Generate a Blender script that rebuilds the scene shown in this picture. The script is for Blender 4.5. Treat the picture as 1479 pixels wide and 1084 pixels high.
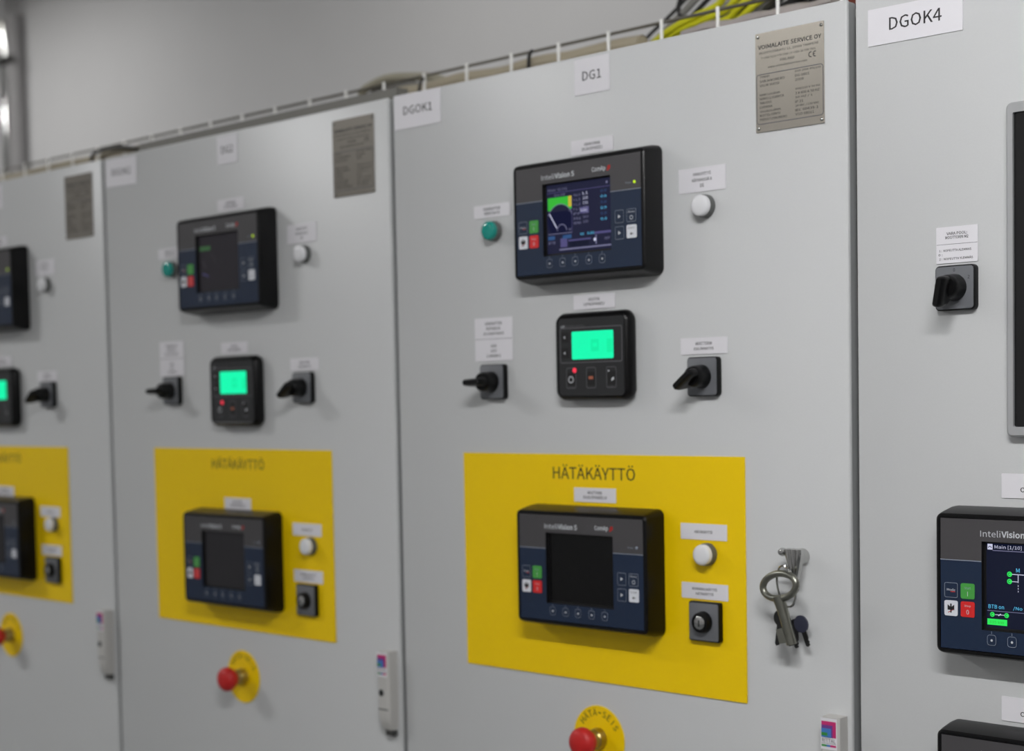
import bpy, math, random
from mathutils import Matrix, Vector
random.seed(7)
for o in list(bpy.data.objects): bpy.data.objects.remove(o)
SC = bpy.context.scene
COL = SC.collection

# ------------------------------------------------------------------ camera
# World: X along the cabinet doors, door faces lie in y = 0, the room is at y < 0, Z is up (metres).
F_PX, YAW, PITCH, ROLL = 2293.46, -0.76267, -0.05170, -0.01850
CAM = Vector((1.80682, -1.62145, 1.60126))
cam_d = bpy.data.cameras.new('camera'); cam = bpy.data.objects.new('camera', cam_d); COL.objects.link(cam)
fw = Vector((math.sin(YAW)*math.cos(PITCH), math.cos(YAW)*math.cos(PITCH), math.sin(PITCH)))
rt = Vector((math.cos(YAW), -math.sin(YAW), 0)); up = rt.cross(fw)
r2 = math.cos(ROLL)*rt + math.sin(ROLL)*up; u2 = -math.sin(ROLL)*rt + math.cos(ROLL)*up
M = Matrix((r2, u2, -fw)).transposed().to_4x4(); M.translation = CAM
cam.matrix_world = M
cam_d.sensor_fit = 'HORIZONTAL'; cam_d.sensor_width = 36.0
cam_d.lens = F_PX/1479*36.0
cam_d.shift_x = -10.96/1479; cam_d.shift_y = 149.46/1479
cam_d.clip_start = 0.05
cam_d.dof.use_dof = True; cam_d.dof.focus_distance = 1.72; cam_d.dof.aperture_fstop = 4.1
SC.camera = cam

# ------------------------------------------------------------------ world, exposure
w = bpy.data.worlds.new('world'); SC.world = w; w.use_nodes = True
w.node_tree.nodes['Background'].inputs[0].default_value = (0.9, 0.95, 1, 1)
w.node_tree.nodes['Background'].inputs[1].default_value = 0.02
SC.view_settings.view_transform = 'Standard'; SC.view_settings.look = 'None'
SC.view_settings.gamma = 1; SC.view_settings.use_curve_mapping = False
SC.view_settings.exposure = 0.0
# lamps: (x, y, z, tube radiance; 0 = flush diffuser lamp, watts)
LAMPS = [(1.75, -1.5, 2.66, 236, 0), (-3.4, -2.0, 3.48, 0, 60), (-1.2, 1.0, 3.3, 0, 4.3), (-3.9, 1.0, 3.3, 0, 7.4), (-1.8, -3.7, 3.3, 0, 10)]  # last three are unseen lamps added to brighten wall, tray and maker plate
CEIL = 3.6

# ------------------------------------------------------------------ materials
MATS = {}
def mat(name, rgb, rough=0.5, metal=0.0, emit=0.0, noise=0.0, bump=0.0, scale=200.0, spec=0.5, coat=0.0):
    if name in MATS: return MATS[name]
    m = bpy.data.materials.new(name); m.use_nodes = True
    if emit: spec = 0.05
    nt = m.node_tree; b = nt.nodes['Principled BSDF']
    lin = [((c/255)/12.92 if c/255 <= 0.04045 else ((c/255+0.055)/1.055)**2.4) for c in rgb]
    b.inputs['Base Color'].default_value = (*lin, 1)
    b.inputs['Roughness'].default_value = rough
    b.inputs['Metallic'].default_value = metal
    b.inputs['Specular IOR Level'].default_value = spec
    b.inputs['Coat Weight'].default_value = coat
    if emit:
        b.inputs['Base Color'].default_value = (0.01, 0.01, 0.01, 1)
        b.inputs['Emission Color'].default_value = (*lin, 1)
        b.inputs['Emission Strength'].default_value = emit
    if noise or bump:
        tc = nt.nodes.new('ShaderNodeTexCoord'); n = nt.nodes.new('ShaderNodeTexNoise')
        n.inputs['Scale'].default_value = scale; n.inputs['Detail'].default_value = 4
        nt.links.new(tc.outputs['Object'], n.inputs['Vector'])
        if noise:
            mix = nt.nodes.new('ShaderNodeMix'); mix.data_type = 'RGBA'
            mix.inputs[6].default_value = (*[max(0, c*(1-noise)) for c in lin], 1)
            mix.inputs[7].default_value = (*[min(1, c*(1+noise)) for c in lin], 1)
            nt.links.new(n.outputs['Fac'], mix.inputs[0]); nt.links.new(mix.outputs[2], b.inputs['Base Color'])
        if bump:
            bp = nt.nodes.new('ShaderNodeBump'); bp.inputs['Strength'].default_value = bump
            bp.inputs['Distance'].default_value = 0.001
            nt.links.new(n.outputs['Fac'], bp.inputs['Height']); nt.links.new(bp.outputs['Normal'], b.inputs['Normal'])
    MATS[name] = m
    return m
PAINT = mat('cabinet paint', (204, 205, 205), 0.33, noise=0.02, bump=0.10, scale=420, spec=0.30)
EDGE = mat('cabinet frame paint', (120, 123, 123), 0.5)
RUBBER = mat('door gasket', (28, 30, 30), 0.7)
PLINTH = mat('plinth', (70, 72, 74), 0.6)
WALLM = mat('wall paint', (207, 206, 206), 0.85, noise=0.02, scale=6)
CEILM = mat('ceiling paint', (222, 222, 220), 0.9, noise=0.01, scale=5)
FLOORM = mat('floor coating', (120, 122, 122), 0.45, noise=0.06, scale=12)
YELLOW = mat('yellow plate', (250, 210, 0), 0.42, spec=0.3, noise=0.012, scale=40)
WHITEL = mat('white label', (228, 226, 230), 0.5)
INK = mat('black ink', (38, 36, 38), 0.6)
INKG = mat('grey ink', (96, 94, 98), 0.6)
INKL = mat('label ink', (52, 50, 54), 0.6)
EDGE_SHADE = mat('shaded door edge paint', (158, 160, 160), 0.6)  # folded edge in door paint, darkened for the shade in the gap
INKY = mat('ink on yellow', (50, 38, 12), 0.6)
BLACKP = mat('black plastic', (9, 9, 10), 0.34, spec=0.24)
GREYF = mat('overlay grey', (70, 68, 70), 0.38)
NAVYF = mat('overlay navy', (18, 36, 62), 0.36)
LINEF = mat('overlay line', (140, 148, 162), 0.5)
RECESS = mat('screen recess', (9, 9, 10), 0.5)
SCREENOFF = mat('dark screen', (10, 10, 11), 0.25, spec=0.25)
WPRINT = mat('white print', (205, 208, 212), 0.5)
REDPRINT = mat('red print', (190, 45, 40), 0.5)
BGREEN = mat('green button', (70, 158, 66), 0.45)
BRED = mat('red button', (214, 36, 36), 0.45)
BWHITE = mat('white button', (222, 224, 230), 0.45)
GREYSW = mat('switch plate grey', (104, 106, 110), 0.4)
STEEL = mat('brushed nameplate', (186, 180, 170), 0.24, metal=1.0, noise=0.05, scale=60)
CHROME = mat('chrome', (196, 196, 194), 0.09, metal=1.0)
NICKEL = mat('worn nickel', (150, 150, 140), 0.32, metal=1.0, noise=0.08, scale=120)
BRASS = mat('collar metal', (176, 160, 108), 0.28, metal=1.0)
REDM = mat('mushroom red', (196, 28, 26), 0.5)
TEAL = mat('green lens', (0, 150, 138), 0.16, coat=0.4)
LENSW = mat('white lens', (228, 228, 230), 0.25, coat=0.3)
LAMPRING = mat('lamp ring', (92, 94, 92), 0.4)
HANDLE = mat('handle plastic', (196, 194, 190), 0.45)
HANDLED = mat('handle dark', (62, 62, 60), 0.5)
KEYBLUE = mat('key head blue', (50, 52, 68), 0.35)
KEYDARK = mat('dark key metal', (66, 66, 66), 0.35, metal=0.9)
GALV = mat('galvanised wire', (255, 254, 250), 0.25, metal=0.0, spec=0.8)
CBEIGE = mat('beige cable', (176, 166, 144), 0.6)
CLILAC = mat('pale cable', (172, 164, 160), 0.6)
COLIVE = mat('olive beige cable', (160, 155, 136), 0.6)
CGREY = mat('grey cable', (132, 130, 126), 0.6)
CDARK = mat('black cable', (34, 32, 32), 0.55)
CYG = mat('yellow green wire', (206, 204, 28), 0.5)
CORG = mat('reddish cable', (120, 62, 50), 0.55)
TRIMD = mat('dark roof strip', (124, 122, 116), 0.6)
PIPEG = mat('grey conduit', (150, 148, 148), 0.6)
MONF = mat('monitor frame', (176, 177, 178), 0.35, metal=0.3)
MONS = mat('monitor glass', (16, 16, 17), 0.25)
LAMPM = mat('lamp diffuser', (255, 252, 244), 0.5, emit=3.0)
E_GREEN = mat('lcd green glow', (18, 250, 178), emit=1.0)
E_GREEN2 = mat('lcd green darker', (10, 240, 164), emit=1.0)
E_LED = mat('red led', (255, 60, 84), emit=1.0)
E_YLED = mat('yellow led', (190, 226, 40), emit=1.0)
E_NAVY = mat('screen navy', (24, 26, 52), emit=1.0)
E_DNAVY = mat('screen deep navy', (7, 14, 38), emit=1.0)
E_OFFG = mat('screen off sheen grey', (30, 29, 31), emit=1.0)  # off-angle sheen of a switched-off screen, painted as a faint glow
E_GREYS = mat('screen grey', (34, 32, 36), emit=1.0)
E_G = mat('screen green', (52, 178, 52), emit=1.0)
E_GD = mat('screen dim green', (50, 84, 52), emit=1.0)
E_BG = mat('screen bright green', (46, 232, 92), emit=1.0)
E_Y = mat('screen yellow', (196, 176, 50), emit=1.0)
E_W = mat('screen white', (200, 202, 226), emit=1.0)
E_WD = mat('screen dim white', (112, 112, 142), emit=1.0)
E_GD2 = mat('screen dim grey', (62, 60, 66), emit=1.0)
E_V = mat('screen violet', (78, 74, 120), emit=1.0)
E_B = mat('screen blue', (44, 78, 124), emit=1.0)
E_C = mat('screen cyan', (92, 196, 240), emit=1.0)
C_MAG = mat('emblem magenta', (196, 40, 110), 0.5)
C_PUR = mat('emblem purple', (112, 60, 140), 0.5)
C_BLU = mat('emblem blue', (64, 120, 190), 0.5)
C_GRN = mat('emblem green', (52, 140, 60), 0.5)

# ------------------------------------------------------------------ helpers
def link(name, me, parent=None, loc=None, rot=None):
    o = bpy.data.objects.new(name, me); COL.objects.link(o)
    if parent: o.parent = parent
    if loc is not None: o.location = loc
    if rot is not None: o.rotation_euler = rot
    return o
def tag(o, label, cat, group=None):
    o['label'] = label; o['category'] = cat
    if group: o['group'] = group
    return o
def thing(name, label, cat, loc, group=None):
    return tag(link(name, None, loc=loc), label, cat, group)
def struct(o):
    o['kind'] = 'structure'; return o
def mesh(name, verts, faces, mats, idx=None, smooth=False):
    me = bpy.data.meshes.new(name); me.from_pydata([tuple(v) for v in verts], [], faces)
    for m in (mats if isinstance(mats, (list, tuple)) else [mats]): me.materials.append(m)
    if idx: me.polygons.foreach_set('material_index', idx)
    if smooth: me.polygons.foreach_set('use_smooth', [True]*len(me.polygons))
    me.update(); return me
CACHE = {}
def cached(key, fn):
    if key not in CACHE: CACHE[key] = fn()
    return CACHE[key]
def rr(w, h, r, n=4, cx=0.0, cz=0.0):
    """rounded rectangle outline, counter-clockwise seen from -Y"""
    r = max(min(r, w/2-1e-6, h/2-1e-6), 1e-6); pts = []
    for ax, az, a0 in ((w/2-r, -h/2+r, -90), (w/2-r, h/2-r, 0), (-w/2+r, h/2-r, 90), (-w/2+r, -h/2+r, 180)):
        for k in range(n+1):
            a = math.radians(a0 + 90*k/n); pts.append((cx+ax+r*math.cos(a), cz+az+r*math.sin(a)))
    return pts
def loft(rings, m, caps=(True, True), smooth_ang=None):
    """rings: [(outline, depth out of the door)], from back to front"""
    V, F = [], []; n = len(rings[0][0])
    for pts, d in rings: V += [(x, -d, z) for x, z in pts]
    for i in range(len(rings)-1):
        for j in range(n):
            k = (j+1) % n; F.append((i*n+j, i*n+k, (i+1)*n+k, (i+1)*n+j))
    if caps[0]: F.append(tuple(reversed(range(n))))
    if caps[1]: F.append(tuple((len(rings)-1)*n+j for j in range(n)))
    me = mesh('loft', V, F, m)
    if smooth_ang: shade(me, smooth_ang)
    return me
def shade(me, ang):
    me.polygons.foreach_set('use_smooth', [True]*len(me.polygons))
    me.set_sharp_from_angle(angle=math.radians(ang))
def plate(w, h, d0, d1, r, m, bev=0.0, n=4):
    rings = [(rr(w, h, r, n), d0)]
    if bev: rings += [(rr(w, h, r, n), d1-bev), (rr(w-2*bev*0.3, h-2*bev*0.3, max(r-bev*0.3, 1e-5), n), d1-bev*0.3), (rr(w-2*bev, h-2*bev, max(r-bev, 1e-5), n), d1)]
    else: rings += [(rr(w, h, r, n), d1)]
    return loft(rings, m, smooth_ang=35)
def lathe(prof, m, n=28, ang=35, mats=None):
    """prof: [(radius, depth)] about the outward axis"""
    V, F = [], []
    for r, d in prof:
        for k in range(n):
            a = 2*math.pi*k/n; V.append((r*math.cos(a), -d, r*math.sin(a)))
    for i in range(len(prof)-1):
        for j in range(n):
            k = (j+1) % n; F.append((i*n+j, i*n+k, (i+1)*n+k, (i+1)*n+j))
    F.append(tuple((len(prof)-1)*n+j for j in range(n))); F.append(tuple(reversed(range(n))))
    me = mesh('lathe', V, F, m); shade(me, ang); return me
def box(x0, x1, y0, y1, z0, z1, m):
    V = [(x, y, z) for x in (x0, x1) for y in (y0, y1) for z in (z0, z1)]
    F = [(0, 1, 3, 2), (4, 6, 7, 5), (0, 4, 5, 1), (2, 3, 7, 6), (0, 2, 6, 4), (1, 5, 7, 3)]
    return mesh('box', V, F, m)
def tube(pts, r, m, n=8, closed=False, smooth_pts=0):
    P = [Vector(p) for p in pts]
    if smooth_pts:
        Q = []; L = len(P); rng = L if closed else L-1
        for i in range(rng):
            p0 = P[(i-1) % L] if closed or i > 0 else P[0]; p1 = P[i]; p2 = P[(i+1) % L]
            p3 = P[(i+2) % L] if closed or i+2 < L else P[-1]
            for k in range(smooth_pts):
                t = k/smooth_pts
                Q.append(0.5*((2*p1)+(p2-p0)*t+(2*p0-5*p1+4*p2-p3)*t*t+(-p0+3*p1-3*p2+p3)*t**3))
        if not closed: Q.append(P[-1])
        P = Q
    V, F = [], []; L = len(P); ref = None
    for i, p in enumerate(P):
        a = P[(i-1) % L] if closed or i > 0 else p; b = P[(i+1) % L] if closed or i < L-1 else p
        t = (b-a).normalized()
        if ref is None: ref = t.orthogonal().normalized()
        ref = (ref - t*ref.dot(t)).normalized(); bi = t.cross(ref)
        rad = r[i] if isinstance(r, (list, tuple)) else r
        for k in range(n):
            an = 2*math.pi*k/n; V.append(p + rad*(math.cos(an)*ref + math.sin(an)*bi))
    for i in range(L if closed else L-1):
        ii = (i+1) % L
        for j in range(n):
            k = (j+1) % n; F.append((i*n+j, i*n+k, ii*n+k, ii*n+j))
    if not closed:
        F.append(tuple(reversed(range(n)))); F.append(tuple((L-1)*n+j for j in range(n)))
    me = mesh('tube', V, F, m); shade(me, 40); return me
try: FONT = bpy.data.fonts.load(bpy.utils.resource_path('LOCAL') + '/datafiles/fonts/Noto Sans CJK Regular.woff2')
except Exception: FONT = None
def text_mesh(s, m, wid=None, hei=None, bold=0.0, res=2, shear=0.0, line=1.0):
    """flat lettering centred on the origin, fitted to wid x hei metres, facing -Y"""
    def make():
        cu = bpy.data.curves.new('lettering', 'FONT'); cu.body = s; cu.align_x = 'CENTER'
        if FONT: cu.font = FONT
        cu.resolution_u = res; cu.offset = bold*(0.34 if FONT else 1.0); cu.shear = shear; cu.space_line = line
        ob = bpy.data.objects.new('tmp', cu)
        me = bpy.data.meshes.new_from_object(ob)
        bpy.data.objects.remove(ob); bpy.data.curves.remove(cu)
        xs = [v.co.x for v in me.vertices]; ys = [v.co.y for v in me.vertices]
        cx, cy = (min(xs)+max(xs))/2, (min(ys)+max(ys))/2
        W, H = max(xs)-min(xs), max(ys)-min(ys)
        sx = wid/W if wid else None; sy = hei/H if hei else None
        sx = sx or sy; sy = sy or sx
        for v in me.vertices: v.co = ((v.co.x-cx)*sx, 0, (v.co.y-cy)*sy)
        me.materials.clear(); me.materials.append(m); me.name = 'lettering'
        return me
    return cached(('txt', s, m.name, wid, hei, bold, shear, line), make)
def letters(parent, s, m, x, z, d, wid=None, hei=None, **k):
    return link('lettering', text_mesh(s, m, wid, hei, **k), parent, (x, -d, z))
class Print:
    """flat printed shapes of several colours collected in one mesh"""
    def __init__(s): s.V, s.F, s.I, s.M = [], [], [], []
    def poly(s, pts, m, d=0.0):
        if m not in s.M: s.M.append(m)
        b = len(s.V); s.V += [(x, -d, z) for x, z in pts]; s.F.append(tuple(range(b, b+len(pts)))); s.I.append(s.M.index(m))
    def rect(s, x0, z0, x1, z1, m, d=0.0): s.poly([(x0, z0), (x1, z0), (x1, z1), (x0, z1)], m, d)
    def disc(s, x, z, r, m, d=0.0, n=14): s.poly([(x+r*math.cos(2*math.pi*k/n), z+r*math.sin(2*math.pi*k/n)) for k in range(n)], m, d)
    def line(s, x0, z0, x1, z1, t, m, d=0.0):
        l = math.hypot(x1-x0, z1-z0); nx, nz = -(z1-z0)/l*t/2, (x1-x0)/l*t/2
        s.poly([(x0-nx, z0-nz), (x1-nx, z1-nz), (x1+nx, z1+nz), (x0+nx, z0+nz)], m, d)
    def ring(s, pts_out, pts_in, m, d=0.0):
        n = len(pts_out)
        for i in range(n):
            k = (i+1) % n; s.poly([pts_out[i], pts_out[k], pts_in[k], pts_in[i]], m, d)
    def arc(s, x, z, r, t, a0, a1, m, d=0.0, n=12):
        for i in range(n):
            p, q = math.radians(a0+(a1-a0)*i/n), math.radians(a0+(a1-a0)*(i+1)/n)
            s.poly([(x+(r+e)*math.cos(a), z+(r+e)*math.sin(a)) for a, e in ((p, -t/2), (q, -t/2), (q, t/2), (p, t/2))], m, d)
    def text(s, txt, m, x, z, wid=None, hei=None, d=0.0):
        me = text_mesh(txt, m, wid, hei)
        if m not in s.M: s.M.append(m)
        b = len(s.V); s.V += [(v.co.x+x, -d, v.co.z+z) for v in me.vertices]
        for p in me.polygons: s.F.append(tuple(b+i for i in p.vertices)); s.I.append(s.M.index(m))
    def mesh(s): return mesh('print', s.V, s.F, s.M, s.I)
MM = 0.001

# ------------------------------------------------------------------ room
struct(link('floor', box(-6.5, 4.6, -4.6, 1.8, -0.1, 0, FLOORM)))
struct(link('ceiling', box(-6.5, 4.6, -4.6, 1.8, 3.6, 3.7, CEILM)))
struct(link('wall_back', box(-6.5, 4.6, 1.8, 1.9, -0.1, 3.7, WALLM)))
struct(link('wall_front', box(-6.5, 4.6, -4.7, -4.6, -0.1, 3.7, WALLM)))
struct(link('wall_left', box(-6.6, -6.5, -4.7, 1.9, -0.1, 3.7, WALLM)))
struct(link('wall_right', box(4.6, 4.7, -4.7, 1.9, -0.1, 3.7, WALLM)))

for i, (lx, ly, lz, rad, watts) in enumerate(LAMPS):
    t = thing('ceiling_or_added_lamp', ['pendant tube lamp hanging in front of the DGOK4 cabinet', 'white ceiling lamp down the aisle in front of the cabinets', 'unseen white lamp added behind the middle cabinet to brighten the wall', 'unseen white lamp added far down behind the cabinets to brighten the wall', 'unseen white lamp added near the opposite wall for the maker plate highlight'][i], 'lamp', (lx, ly, lz), 'ceiling lamps')
    up = CEIL-.002-lz
    if rad:
        TUBEM = mat('tube glow %d' % i, (253, 253, 254), emit=rad)
        link('tube', tube([(-.59, 0, 0), (.59, 0, 0)], .019, TUBEM, 12), t)
        link('housing', box(-.63, .63, -.045, .045, .028, .085, HANDLE), t)
        for e in (-1, 1):
            link('lamp_holder', box(e*.61-.015, e*.61+.015, -.02, .02, -.022, .028, HANDLE), t)
            link('rod', tube([(e*.5, 0, .085), (e*.5, 0, up)], .005, HANDLE, 8), t)
    else:
        link('housing', box(-.64, .64, -.14, .14, .02, .09, HANDLE), t)
        for e in (-1, 1): link('rod', tube([(e*.5, 0, .09), (e*.5, 0, up)], .006, HANDLE, 8), t)
        link('diffuser', box(-.61, .61, -.11, .11, -.005, .0195, LAMPM), t)
        L = bpy.data.lights.new('lamp_light', 'AREA'); L.shape = 'RECTANGLE'; L.size = 1.2; L.size_y = 0.2
        L.energy = watts; L.color = (0.985, 0.99, 1.0)
        lo = bpy.data.objects.new('lamp_light', L); COL.objects.link(lo); lo.parent = t; lo.location = (0, 0, -0.012)

# ------------------------------------------------------------------ cabinets
def handle(cab):
    """lock handle near the door's closing edge; local origin at the cabinet base corner"""
    cx, z0, z1 = 0.7785, 1.092, 1.2145
    def body():
        secs = [(z1, 0.0245, 0.0195), (1.20, 0.0255, 0.0205), (1.125, 0.0255, 0.0205), (1.112, 0.0245, 0.020), (1.098, 0.0215, 0.0165), (z0, 0.019, 0.012)]
        V, F = [], []
        for z, ww, dd in secs:
            V += [(-ww/2, 0, z), (-ww/2, -dd+0.003, z), (-ww/2+0.003, -dd, z), (ww/2-0.003, -dd, z), (ww/2, -dd+0.003, z), (ww/2, 0, z)]
        n = 6
        for i in range(len(secs)-1):
            for j in range(n):
                k = (j+1) % n; F.append((i*n+j, (i+1)*n+j, (i+1)*n+k, i*n+k))
        F.append(tuple(range(n))); F.append(tuple(reversed([(len(secs)-1)*n+j for j in range(n)])))
        me = mesh('handle', V, F, HANDLE); shade(me, 30); return me
    h = link('lock_handle', cached('handle', body), cab, (cx, -0.0005, 0))
    h['label'] = 'light grey swing handle with coloured emblem'
    def emblem():
        p = Print(); x0, x1 = -0.0115, 0.0105
        p.rect(x0-0.0003, 1.176, x1+0.0003, 1.2135, WHITEL)
        zt = 1.2098; d = 0.0002
        p.rect(x0+.001, 1.1905, x1-.001, zt, C_MAG, d)
        p.rect(x0+.001, 1.1905, x1-.0055, zt-.0046, C_PUR, 2*d)
        p.rect(x0+.001, 1.1905, x1-.0075, zt-.0085, C_BLU, 3*d)
        p.rect(x0+.001, 1.1925, x1-.0125, zt-.0135, C_GRN, 4*d)
        p.text('RITTAL', INK, (x0+x1)/2, 1.1868, 0.0185, 0.0045, d)
        p.rect(x0+.001, 1.1832, x1-.001, 1.1836, INK, d)
        p.rect(x0+.001, 1.1793, x0+.008, 1.1818, C_GRN, d); p.rect(x0+.008, 1.1793, x0+.013, 1.1818, C_BLU, d); p.rect(x0+.013, 1.1793, x1-.001, 1.1818, C_MAG, d)
        return p.mesh()
    e = link('emblem_print', cached('emblem', emblem), h, (0, -0.0208, 0)); e['label'] = 'small coloured maker emblem sticker'
    k = link('lock_cylinder', cached('lockcyl', lambda: lathe([(0.0052, 0), (0.0052, 0.0012), (0.0035, 0.0016)], RUBBER, 18)), h, (-0.0035, -0.0200, 1.1508)); k['label'] = 'black round key cylinder'
    link('seam', cached('seam', lambda: box(-0.0105, 0.0105, -0.0003, 0.0006, 1.1245, 1.1262, HANDLED)), h, (0, -0.0204, 0))
    link('shaded_recess', cached('frec', lambda: box(-0.007, 0.0095, -0.010, -0.0002, 1.083, 1.0915, HANDLED)), h)  # recess drawn as a dark block, its shade put into the colour

CABS = {}
def cabinet(cid, x0, label, with_handle=True):
    t = thing('electrical_cabinet', label, 'cabinet', (x0, 0, 0), 'row of grey electrical cabinets')
    def door():
        w, z0, z1 = 0.789, 0.11, 2.0555
        return plate(w, z1-z0, -0.0045, 0.0, 0.003, PAINT, bev=0.0022, n=3)
    link('door', cached('door', door), t, (0.4025, 0, (0.11+2.0555)/2))
    link('door_edge', cached('dedge', lambda: loft([(rr(.787, 1.9435, .003, 3), -.020), (rr(.787, 1.9435, .003, 3), -.0046)], EDGE_SHADE)), t, (0.4025, 0, (0.11+2.0555)/2))
    link('gasket', cached('gasket', lambda: loft([(rr(.776, 1.92, .004), -.030), (rr(.776, 1.92, .004), -.0203)], RUBBER)), t, (0.4025, 0, 1.083))
    def body():
        return box(0.001, 0.799, 0.0305, 0.60, 0.1, 2.05, EDGE)
    link('body', cached('cbody', body), t)
    link('plinth', cached('plinth', lambda: box(0.004, 0.796, 0.03, 0.595, 0.0, 0.0995, PLINTH)), t)
    if with_handle: handle(t)
    CABS[cid] = x0
    return t
cabinet(-2, -1.6, 'grey cabinet with a partly cut off front, farthest along the row')
cabinet(-1, -0.8, 'grey cabinet between the farthest cabinet and the one marked DG1')
cabinet(0, 0.0, 'grey cabinet marked DG1 with a bunch of keys on its door')
cabinet(1, 0.8, 'grey cabinet marked DGOK4 with a flat dark monitor, nearest the camera', False)
WHICH = {-2: 'farthest cabinet', -1: 'middle cabinet', 0: 'DG1 cabinet', 1: 'DGOK4 cabinet'}
def loc(c, u, v, d=0.0004): return (CABS[c] + u*MM, -d, v*MM)
PD = 0.002        # thickness of the yellow plate

# ------------------------------------------------------------------ signs
def sign(c, u0, v0, u1, v1, label, lines, m=INK, d=0.0004, cat='label', wid=None, hei=None, tilt=0.0, thick=0.0007, name='label_plate', group='white text labels', **kw):
    w_, h_ = (u1-u0)*MM, (v1-v0)*MM
    t = thing(name, label, cat, loc(c, (u0+u1)/2, (v0+v1)/2, d), group)
    if tilt: t.rotation_euler = (0, math.radians(tilt), 0)
    link('plate', cached(('lp', round(w_, 4), round(h_, 4), thick), lambda: plate(w_, h_, 0, thick, 0.0006, WHITEL, n=2)), t)
    for s, x, z, ww, hh in lines:
        letters(t, s, m, x*MM, z*MM, thick+0.0001, ww*MM if ww else None, hh*MM if hh else None, bold=(0.02 if m is INKL else 0.008), **kw)
    return t

for c, u0, v0, u1, v1, s, tw, th, tilt in [(0, 12, 2003.7, 113, 2054.6, 'DGOK1', 62, 12.5, 0.4), (-1, 15, 1999.5, 115, 2050, 'DGOK2', 62, 12.5, 1.2), (1, 825.5-800, 1995, 944.5-800, 2036.5, 'DGOK4', 66, 14.5, 0.3)]:
    sign(c, u0, v0, u1, v1, 'white paper label reading %s at the top corner of the %s' % (s, WHICH[c]), [(s, 1, 1, tw, th)], tilt=tilt, name='cabinet_label', group='cabinet number labels')
for c, u0, v0, u1, v1, s in [(0, 374, 2003.5, 436, 2051, 'DG1'), (-1, 362.5, 2003, 419, 2050, 'DG2'), (-2, 369, 2000, 430.5, 2048, 'DG3')]:
    sign(c, u0, v0, u1, v1, 'square white paper label reading %s near the top edge of the %s' % (s, WHICH[c]), [(s, 0, 0.5, 33, 12.5)], name='cabinet_label', group='cabinet number labels')

def nameplate(c, u0, u1, v0, v1):
    w_, h_ = (u1-u0)*MM, (v1-v0)*MM
    t = thing('nameplate', 'brushed metal maker plate with printed data table on the %s' % WHICH[c], 'nameplate', loc(c, (u0+u1)/2, (v0+v1)/2), 'maker plates on the cabinet doors')
    p = link('plate', cached(('np', w_, h_), lambda: plate(w_, h_, 0, 0.001, 0.001, STEEL, n=2)), t)
    d = 0.0011
    def L(s, x, y, ww, hh, **k): letters(p, s, k.pop('m', INK), (x-48.7)*MM, (59.5-y)*MM, d, ww*MM, hh*MM, **k)
    L('VOIMALAITE SERVICE OY', 49, 17, 90, 5.2, bold=0.02)
    L('RUOSTEENKATU 11, 33900 TAMPERE', 48, 24.5, 84, 3.2)
    L('T +358 (0)10 778 7300 / F +358 10 778 7301', 47, 30.5, 78, 3.2)
    L('FINLAND', 46, 36, 20, 3.0)
    L('www.voimalaiteservice.com', 46, 42, 56, 3.0)
    def ce():
        q = Print(); q.arc(-2.6*MM, 0, 2.9*MM, 1.0*MM, 70, 290, INK); q.arc(3.4*MM, 0, 2.9*MM, 1.0*MM, 70, 290, INK); q.rect(0.4*MM, -.4*MM, 3*MM, .4*MM, INK); return q.mesh()
    link('mark_print', cached('ce', ce), p, ((82-48.7)*MM, -d, (59.5-36.5)*MM))
    def frame():
        q = Print(); q.ring(rr(.0955, .0605, .004), rr(.0935, .0585, .003), INKG); return q.mesh()
    link('border', cached('npframe', frame), p, (0, -d, (59.5-79.5)*MM))
    left = [('TYYPPI', 53, 14), ('SARJANUMERO', 58, 36), ('VALM.VUOSI', 63, 28), ('NIMELLISJÄNN.', 74, 30), ('NIMELLISVIRTA', 79, 35), ('TAAJUUS', 84, 17), ('LUOKKA', 89, 18), ('OHJAUSJÄNN.', 94, 31), ('KOTELOINTI', 99, 29), ('PIIRUSTUSNUMERO', 104, 39)]
    for s, y, ww in left: L(s, 6+ww/2, y, ww, 3.0)
    right = [('DGK 2008 400/230', 53, 36), ('DG-0801', 58, 20), ('2008', 63, 12), ('400/230 V 50 HZ', 74, 35), ('3 X 400 A 50 HZ', 79, 34), ('50 HZ / 1', 84, 24), ('IP 21', 89, 11), ('24 VDC / 230 VAC', 94, 33), ('IEC 60439-1', 99, 32), ('VSO 08011', 104, 26)]
    for s, y, ww in right: L(s, 57+ww/2, y, ww, 3.0)
    for sx in (-1, 1):
        for sz in (-1, 1):
            link('rivet', cached('rivet', lambda: lathe([(.0021, 0), (.0021, .0006), (.0013, .0014), (.0004, .0017)], CHROME, 12)), t, (sx*(w_/2-.0037), -.001, sz*(h_/2-.0045)))
nameplate(0, 669, 766.4, 1917, 2036); nameplate(-1, 667, 764.4, 1917.5, 2036.5); nameplate(-2, 669, 766.4, 1917, 2036)

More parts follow.
